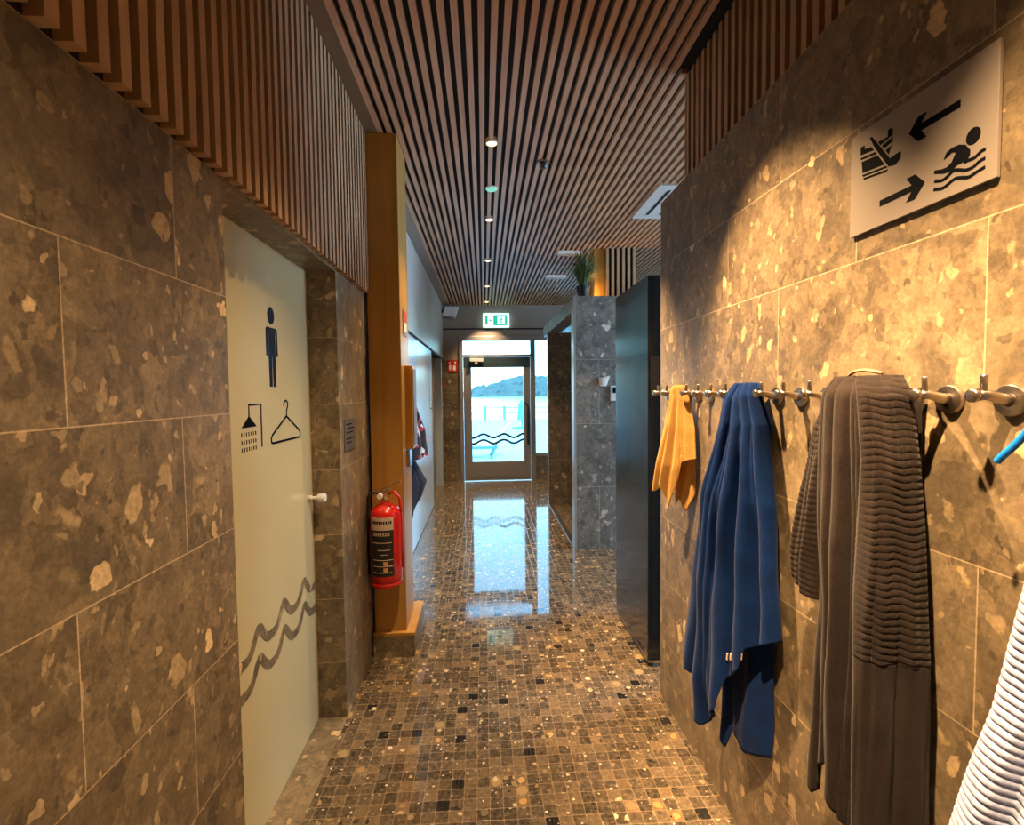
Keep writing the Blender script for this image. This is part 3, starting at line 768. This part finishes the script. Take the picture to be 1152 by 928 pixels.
# brown bathrobe
rb = thing('bathrobe', 'brown ribbed bathrobe draped thickly over a wall hook', 'bathrobe', (.82, .95, 1.54))
rows = [(1.566, .780, 1.065, .810, .94, .015), (1.53, .765, 1.055, .815, .90, .030), (1.40, .752, 1.045, .82, .885, .035), (1.1, .748, 1.030, .82, .88, .038), (.7, .745, 1.045, .82, .87, .040), (.4, .745, 1.05, .82, .87, .04)]
A_ = sheet(rows, piece([(0, .655), (.10, .64), (.17, .655), (.20, .72), (.30, .74), (.34, .70), (1, .50)]), [(.07, .08, .020), (.19, .08, .026, .03), (.36, .12, .042, .05), (.53, .06, .026, .03), (.66, .09, .032), (.86, .12, .030)], nu=110, nv=120, seed=11, ribs=('v', .016, .0011))
B_ = sheet([(1.54, .82, 1.03, .845, .90, 0), (.6, .80, 1.045, .85, .88, .0)], piece([(0, .66), (.4, .60), (1, .55)]), [], nu=12, nv=20)
add_cloth('body_panel', [A_, B_], M['brown'], rb)
rows = [(1.552, .800, 1.075, .790, 1.00, .010), (1.45, .778, 1.080, .768, 1.01, .024), (1.3, .772, 1.108, .762, 1.02, .030), (1.15, .770, 1.123, .765, 1.035, .034), (1.0, .77, 1.118, .77, 1.035, .034)]
A_ = sheet(rows, piece([(0, 1.115), (.5, 1.075), (1, 1.06)]), [(.30, .25, .014), (.78, .2, .016)], nu=40, nv=220, seed=12, ribs=('h', .0135, .0028))
B_ = sheet([(1.552, .826, 1.09, .822, 1.01, 0), (1.3, .83, 1.12, .83, 1.01, 0.0), (1.0, .83, 1.12, .83, 1.02, 0.0)], piece([(0, 1.09), (.5, 1.0), (1, 1.06)]), [], nu=20, nv=30, seed=2)
add_cloth('sleeve', [A_, B_], M['brown'], rb)
RR = [(1.565, .765, .965, .820, .915, .012), (1.52, .738, .930, .822, .895, .024), (1.40, .730, .908, .822, .880, .026), (1.25, .722, .905, .822, .868, .026), (1.08, .716, .902, .824, .854, .024), (1.02, .7145, .900, .825, .850, .022), (.9, .712, .897, .826, .846, .018), (.3, .712, .895, .828, .842, .016)]
FR = [(.08, .12, .016, -.04), (.40, .24, .018, -.16), (.80, .24, .012, -.04)]
A_ = sheet(RR, lambda q: 1.022, FR, nu=80, nv=330, seed=13, ribs=('h', .0135, .0030))
add_cloth('ribbed_panel', [A_], M['brown'], rb)
A_ = sheet(RR, lambda q: .50, FR, nu=60, nv=220, seed=13)
for v_ in [v_ for v_ in A_.verts if v_.co.z > 1.026]: A_.verts.remove(v_)
add_cloth('plain_hem_band', [A_], M['brown'], rb)
b = MB(); b.tube(smooth2([(.80, 1.03, 1.566), (.79, 1.0, 1.573), (.79, .97, 1.574), (.80, .94, 1.567)], 5), .0035, 8); b.build('hanging_loop', mat('loop_tan', (.35, .2, .12), .8), rb, smooth=True)
# pale ribbed towel at the right edge
rows = [(1.56, .80, .660, .82, .60, .01), (1.35, .765, .622, .82, .54, .02), (1.25, .755, .632, .82, .50, .026), (1.07, .742, .655, .82, .48, .04), (.95, .735, .683, .82, .46, .04), (.83, .728, .708, .82, .45, .04), (.5, .72, .75, .82, .44, .04)]
A_ = sheet(rows, lambda q: .42, [(.12, .14, .012), (.45, .2, .02), (.8, .2, .02)], nu=80, nv=560, seed=15, ribs=('h', .0130, .0052))
pt = add_cloth('ribbed_towel', [A_], M['pale'], origin=(.81, .63, 1.54))
tag(pt, 'pale grey ribbed towel at the right edge nearest the camera', 'towel')
c = hook.copy(); C.objects.link(c); c.location.y = .648; c['label'] = 'robe hook carrying the pale ribbed towel'
for ch in list(hook.children):
    q = ch.copy(); C.objects.link(q); q.parent = c
b = MB(); b.tube(smooth2([(.795, .645, 1.545), (.785, .640, 1.52), (.782, .652, 1.485), (.781, .672, 1.455), (.780, .692, 1.432), (.780, .698, 1.424)], 6), [.0052]*31, 12)
tag(b.build('goggle_strap', M['cyan'], None, smooth=True, origin=(.79, .65, 1.54)), 'curved bright blue plastic strap dangling at the right edge', 'strap')

# ------------------------------------------------------------------ ceiling fittings
def downlight(y, lab):
    o = thing('downlight', lab, 'ceiling light', (.066, y, ZC), 'small round downlights in the ceiling centre line')
    b = MB(); b.lathe((.066, y, ZC), [(.030, -.006), (.034, -.006), (.036, 0), (.036, .02), (.030, .02), (.026, .0)], 28, cap=False); b.build('rim', M['white'], o)
    b = MB(); b.lathe((.066, y, ZC), [(.027, -.003), (.027, .004)], 24); b.build('lens', M['lamp'], o)
    s_ = lamp('downlight_beam', 'SPOT', (.066, y, ZC-.012), SPOT_W, WARM, spot_size=math.radians(88), spot_blend=.75, shadow_soft_size=.02)
    return o
labs = {-.95: 'downlight behind the camera', .35: 'downlight above the camera', 1.65: 'downlight just in front of the camera, above the picture',
        2.946: 'nearest and brightest downlight seen in the slatted ceiling', 4.23: 'second visible downlight, behind the green fitting', 5.53: 'third downlight along the slatted ceiling',
        6.87: 'fourth downlight, last before the exit wall light', 8.05: 'farthest downlight close to the exit wall'}
for y, l in labs.items(): downlight(y, l)
# wall washing spots aimed at the hooks
for y in (.35, 1.65, 2.946):
    s_ = lamp('wall_wash_beam', 'SPOT', (.10, y, ZC-.03), WASH_W, WARM_WASH, spot_size=math.radians(50), spot_blend=.7, shadow_soft_size=.015)
    d_ = Vector((.87, y+.25 if y < 1 else y-.40, 1.10))-Vector((.10, y, ZC)); s_.rotation_euler = d_.to_track_quat('-Z', 'Y').to_euler()
o = thing('emergency_light', 'oval green glowing emergency fitting between the first two downlights', 'emergency light', (.076, 3.59, ZC))
b = MB(); b.lathe((.076, 3.59, ZC), [(.045, -.004), (.045, .002)], 28); b.build('bezel', M['white'], o)
b = MB(); b.lathe((.076, 3.59, ZC), [(.036, -.012), (.038, -.004)], 28); b.build('lens', M['green_led'], o)
o = thing('ceiling_detector', 'small round dark smoke detector on the slatted ceiling', 'detector', (.399, 3.17, ZC))
b = MB(); b.lathe((.399, 3.17, ZC), [(.040, 0), (.040, -.008), (.034, -.010)], 28); b.build('base', M['metal'], o)
b = MB(); b.lathe((.399, 3.17, ZC-.010), [(.026, 0), (.026, -.018), (.018, -.030), (.006, -.033)], 28); b.build('sensor', M['metal_dark'], o)
b = MB(); b.box(1.27, 1.87, 3.48, 4.15, ZC-.012, ZC+.02)
o = tag(b.build('ceiling_diffuser', M['white'], None, bevel=.004, origin=(1.57, 3.8, ZC)), 'square white ventilation diffuser in the slatted ceiling at right', 'vent')
b = MB()
for i in range(4): b.box(1.36+i*.11, 1.385+i*.11, 3.56, 4.05, ZC-.014, ZC-.0115)
b.build('slot', M['metal_dark'], o)
for (x_, y_, l_) in ((.915, 5.17, 'nearer narrow white slot diffuser in the ceiling by the plant'), (.92, 6.24, 'farther narrow white slot diffuser in the ceiling behind the plant')):
    b = MB(); b.box(x_-.12, x_+.14, y_-.05, y_+.05, ZC-.035, ZC)
    o = tag(b.build('slot_diffuser', M['white'], None, bevel=.004, origin=(x_, y_, ZC)), l_, 'vent', 'white slot diffusers in the ceiling')
    MB().box(x_-.11, x_+.13, y_-.04, y_+.04, ZC-.038, ZC-.034).build('lens', M['label_paper'], o, origin=(x_, y_, ZC-.036))

# speaker, exit sign, fire sign, small lamp arm
sp = thing('wall_speaker', 'white box loudspeaker high in the corner left of the exit sign', 'speaker', (-.56, 8.25, 2.86))
b = MB(); b.prism([(-.62, 8.16, 2.945), (-.40, 8.16, 2.945), (-.455, 8.16, 2.77), (-.67, 8.16, 2.80)], (.0, .14, 0)); b.build('cabinet', M['white'], sp, bevel=.008)
b = MB(); b.box(-.678, -.60, 8.22, 8.26, 2.85, 2.90); b.build('bracket', M['metal_dark'], sp)
es = thing('exit_sign', 'lit green and white exit sign above the glass door', 'exit sign', (.23, YE, 2.745))
MB().box(.005, .445, YE-.05, YE, 2.625, 2.855).build('housing', M['exit_white'], es, bevel=.004)
yy = YE-.052
MB().box(.035, .085, yy, YE-.049, 2.66, 2.82).build('green_bar', M['exit_green'], es)
b = MB()
b.box(.175, .25, yy, YE-.049, 2.65, 2.83); b.box(.25, .40, yy, YE-.049, 2.80, 2.83); b.box(.37, .415, yy, YE-.049, 2.65, 2.83); b.box(.25, .40, yy, YE-.049, 2.65, 2.675)
b.build('green_field', M['exit_green'], es)
b = MB(); yq = yy-.001
b.prism([(q[0], yq, q[1]) for q in ell(.315, 2.785, .014, .014, 16)], (0, .001, 0))
b.prism([(.29, yq, 2.765), (.325, yq, 2.77), (.345, yq, 2.745), (.325, yq, 2.74), (.32, yq, 2.72), (.345, yq, 2.70), (.335, yq, 2.68), (.305, yq, 2.705), (.28, yq, 2.685), (.265, yq, 2.69), (.295, yq, 2.72), (.30, yq, 2.745), (.275, yq, 2.735)], (0, .001, 0))
b.build('running_figure', M['exit_green'], es)
b = MB(); b.prism([(.10, yq, 2.74), (.135, yq, 2.775), (.135, yq, 2.75), (.165, yq, 2.75), (.165, yq, 2.73), (.135, yq, 2.73), (.135, yq, 2.705)], (0, .001, 0)); b.build('arrow', M['exit_green'], es)
fs = thing('fire_point_sign', 'square red fire equipment sign with white symbols left of the exit door', 'sign', (-.52, YE, 1.975))
MB().box(-.608, -.442, YE-.012, YE-.003, 1.875, 2.075).build('plate', M['red_sign'], fs)
b = MB(); yq = YE-.013
b.prism([(-.585, yq, 1.91), (-.545, yq, 1.91), (-.545, yq, 1.98), (-.56, yq, 2.0), (-.585, yq, 1.98)], (0, .001, 0))
b.prism([(-.515, yq, 1.905), (-.475, yq, 1.905), (-.47, yq, 1.97), (-.49, yq, 2.0), (-.515, yq, 1.97)], (0, .001, 0))
b.prism([(-.59, yq, 2.03), (-.57, yq, 2.05), (-.56, yq, 2.02)], (0, .001, 0)); b.prism([(-.50, yq, 2.04), (-.465, yq, 2.05), (-.47, yq, 2.015)], (0, .001, 0))
b.build('symbol', M['white'], fs)
la = thing('door_lamp_arm', 'thin metal arm slanting down above the exit door', 'bracket', (.40, YE, 2.54))
b = MB(); b.tube([(.34, YE-.0, 2.585), (.36, YE-.05, 2.57), (.45, YE-.10, 2.49)], .010, 8); b.build('arm', M['metal'], la)
# call point on left beyond
b = MB(); b.box(XW-.0, XW+.03, 8.18, 8.25, 1.62, 1.72)
tag(b.build('call_point', M['red_sign'], None, origin=(XW, 8.2, 1.67)), 'tiny red call point on the left wall close to the exit', 'alarm button')

# ------------------------------------------------------------------ clothes on the left wall
XH = XW
t = thing('patterned_jacket', 'dark patterned jacket with white and red print hanging on the left wall', 'jacket', (XH+.02, 4.3, 1.45))
def left_sheet(rows, hem, folds, **kw):
    rows = [(z, -(xl), yl, -(xr), yr, bl) for z, xl, yl, xr, yr, bl in rows]
    bm = sheet(rows, hem, folds, **kw)
    for v in bm.verts: v.co.x = -v.co.x
    return bm
def pattern_cloth():
    m = cloth('printed_cloth', (.01, .01, .02), (.02, .02, .03)); g = N(m)
    co = g.n('ShaderNodeTexCoord').outputs['Object']; d, c_ = g.voro(co, 22)
    s_ = g.n('ShaderNodeSeparateColor'); g.set(s_.inputs[0], c_)
    g.set(g.b.inputs['Base Color'], g.ramp(s_.outputs[0], [(0, (.012, .012, .022)), (.62, (.35, .03, .04)), (.74, (.55, .55, .6)), (.84, (.012, .012, .022))], 'CONSTANT')); return m
M['print'] = pattern_cloth()
rows = [(1.50, -.64, 4.42, -.66, 4.20, .02), (1.40, -.62, 4.46, -.66, 4.10, .03), (1.2, -.57, 4.60, -.66, 4.02, .03), (.98, -.545, 4.66, -.66, 3.98, .03)]
add_cloth('body', [left_sheet(rows, piece([(0, .99), (.3, .955), (1, .97)]), [(.2, .15, .02), (.6, .2, .02)], nu=40, nv=60, seed=21)], M['print'], t)
b = MB(); b.tube([(XH, 4.32, 1.53), (XH+.04, 4.32, 1.52), (XH+.05, 4.32, 1.55)], .006, 8); b.build('hook', M['metal'], t)
rows = [(.94, -.62, 4.35, -.66, 4.15, .01), (.74, -.53, 4.46, -.66, 4.08, .02), (.66, -.56, 4.42, -.66, 4.05, .02), (.45, -.62, 4.3, -.66, 4.1, .02)]
o = add_cloth('swim_bag', [left_sheet(rows, piece([(0, .72), (.25, .66), (.5, .55), (.7, .47), (1, .48)]), [(.3, .2, .02)], nu=30, nv=50, seed=22)], M['navy'], origin=(-.66, 4.2, .9))
tag(o, 'black cloth bag hanging below the patterned jacket beside the timber column', 'bag')
b = MB(); b.box(XH, XH+.012, 3.4, 4.5, 1.52, 1.58)
o = tag(b.build('coat_rail', M['timber'], None, origin=(XH, 4, 1.53)), 'timber coat rail on the white wall behind the column', 'coat rail')

# ------------------------------------------------------------------ potted plant on the cubicle
pp = thing('potted_plant', 'grassy green plant in a black pot on top of the stone cubicle', 'plant', (.985, 4.80, H))
b = MB(); b.lathe((.985, 4.80, H), [(.045, 0), (.052, .05), (.062, .115), (.066, .118), (.066, .128), (.056, .128)], 28); b.build('pot', M['pot'], pp, smooth=False)
b = MB(); b.lathe((.985, 4.80, H+.118), [(.056, 0), (.05, .004)], 20); b.build('soil', M['void'], pp)
bm = bmesh.new(); rn = random.Random(4)
for i in range(230):
    a = rn.uniform(0, 2*PI); L_ = rn.uniform(.16, .40); sp_ = rn.uniform(.3, 1.75); wd = rn.uniform(.003, .006)
    if i == 0: a, L_, sp_ = -.1, .46, 1.25
    d = Vector((math.cos(a), math.sin(a), 0)); n_ = Vector((-math.sin(a), math.cos(a), 0)); prev = None; q = Vector((.985, 4.80, H+.12)) + d*rn.uniform(0, .03)
    for k in range(9):
        tt = k/8; ang = sp_*(.25+1.5*tt*tt); q2 = q + (d*math.sin(ang)+Vector((0, 0, math.cos(ang))))*L_/8
        ww = wd*(1-tt**2)+.0006
        cur = [bm.verts.new(q2+n_*ww), bm.verts.new(q2-n_*ww)]
        if prev: bm.faces.new((prev[0], prev[1], cur[1], cur[0]))
        prev = cur; q = q2
k = MB(); k.bm.free(); k.bm = bm; k.build('foliage', M['leaf'], pp)
lamp('plant_uplight', 'POINT', (1.13, 4.98, H+.10), 2.2, (1, .55, .15), shadow_soft_size=.03)

# ------------------------------------------------------------------ outside
M['deck'] = mat('terrace_deck', (.42, .52, .56), .6)
M['sea'] = mat('sea_water', (.55, .78, .85), .15)
M['hill'] = mat('hill_trees', (.075, .115, .10), .9)
M['teal'] = mat('teal_paint', (.10, .32, .40), .5)
sbox('ground', M['deck'], -40, 40, YE+.18, 27, -.3, -.01)
sbox('ground.001', M['sea'], -1500, 1500, 27, 2500, -6, -4)
bm = bmesh.new(); G = []
rn = random.Random(2)
for i in range(121):
    X_ = -120 + i*3.0; line = []
    base = min(1, max(0, (X_+25)/65)); hgt = 4+19*base-.03*max(0, X_-45) + (4 if -14 < X_ < 2 else 0)*rn.uniform(.4, 1) + rn.uniform(0, 1.6)
    hgt = max(hgt, 3)
    for j in range(13):
        k_ = j/12; line.append(bm.verts.new((X_, 480+70*k_+rn.uniform(-3, 3), -5 + hgt*math.sin(k_*PI/2) + rn.uniform(-1.2, 1.2))))
    G.append(line)
for A, B in zip(G, G[1:]):
    for j in range(12): bm.faces.new((A[j], A[j+1], B[j+1], B[j]))
k = MB(); k.bm.free(); k.bm = bm; o = k.build('hillside', M['hill'], None); tag(o, 'tree covered headland across the water seen through the glass door', 'hill')
fe = thing('rope_fence', 'low post and rope fence along the terrace edge outside', 'fence', (0, 26.5, 0))
for x_ in (-9, -6.3, -3.6, -.9, 0.35-.3, 1.1, 3.8, 6.5, 9):
    MB().box(x_-.07, x_+.07, 26.43, 26.57, -.01, .75).build('post', M['teal'], fe)
b = MB()
for z_ in (.35, .65): b.tube([(-12, 26.5, z_), (12, 26.5, z_)], .02, 6)
b.build('rope', M['teal'], fe)
lo = thing('sun_lounger', 'pale sun lounger with raised back on the terrace outside the door', 'sun lounger', (.1, 11.6, 0))
b = MB(); b.bar((-.75, 11.5, .30), (.22, 11.5, .30), .60, .06); b.build('seat', M['white'], lo)
b = MB(); b.bar((.20, 11.5, .30), (.62, 11.5, .78), .60, .06); b.build('backrest', M['white'], lo)
for y_ in (11.2, 11.8):
    b = MB(); b.bar((-.8, y_, .25), (.3, y_, .25), .04, .06); b.build('side_rail', M['teal'], lo)
for x_, y_ in ((-.6, 11.2), (-.6, 11.8), (.25, 11.2), (.25, 11.8)):
    b = MB(); b.bar((x_, y_, .25), (x_-.12, y_, -.01), .04, .05, up=(0, 1, 0)); b.build('leg', M['teal'], lo)
pb = thing('folded_parasol', 'closed teal parasol standing on the terrace outside the door', 'parasol', (1.55, 20, 0))
b = MB(); b.lathe((1.55, 20, 0), [(.4, -.01), (.4, .06), (.06, .08)], 20); b.build('base', M['teal'], pb)
b = MB(); b.lathe((1.55, 20, 0), [(.03, .08), (.03, .35), (.20, .36), (.14, 1.0), (.04, 1.15)], 16); b.build('canopy', M['teal'], pb)
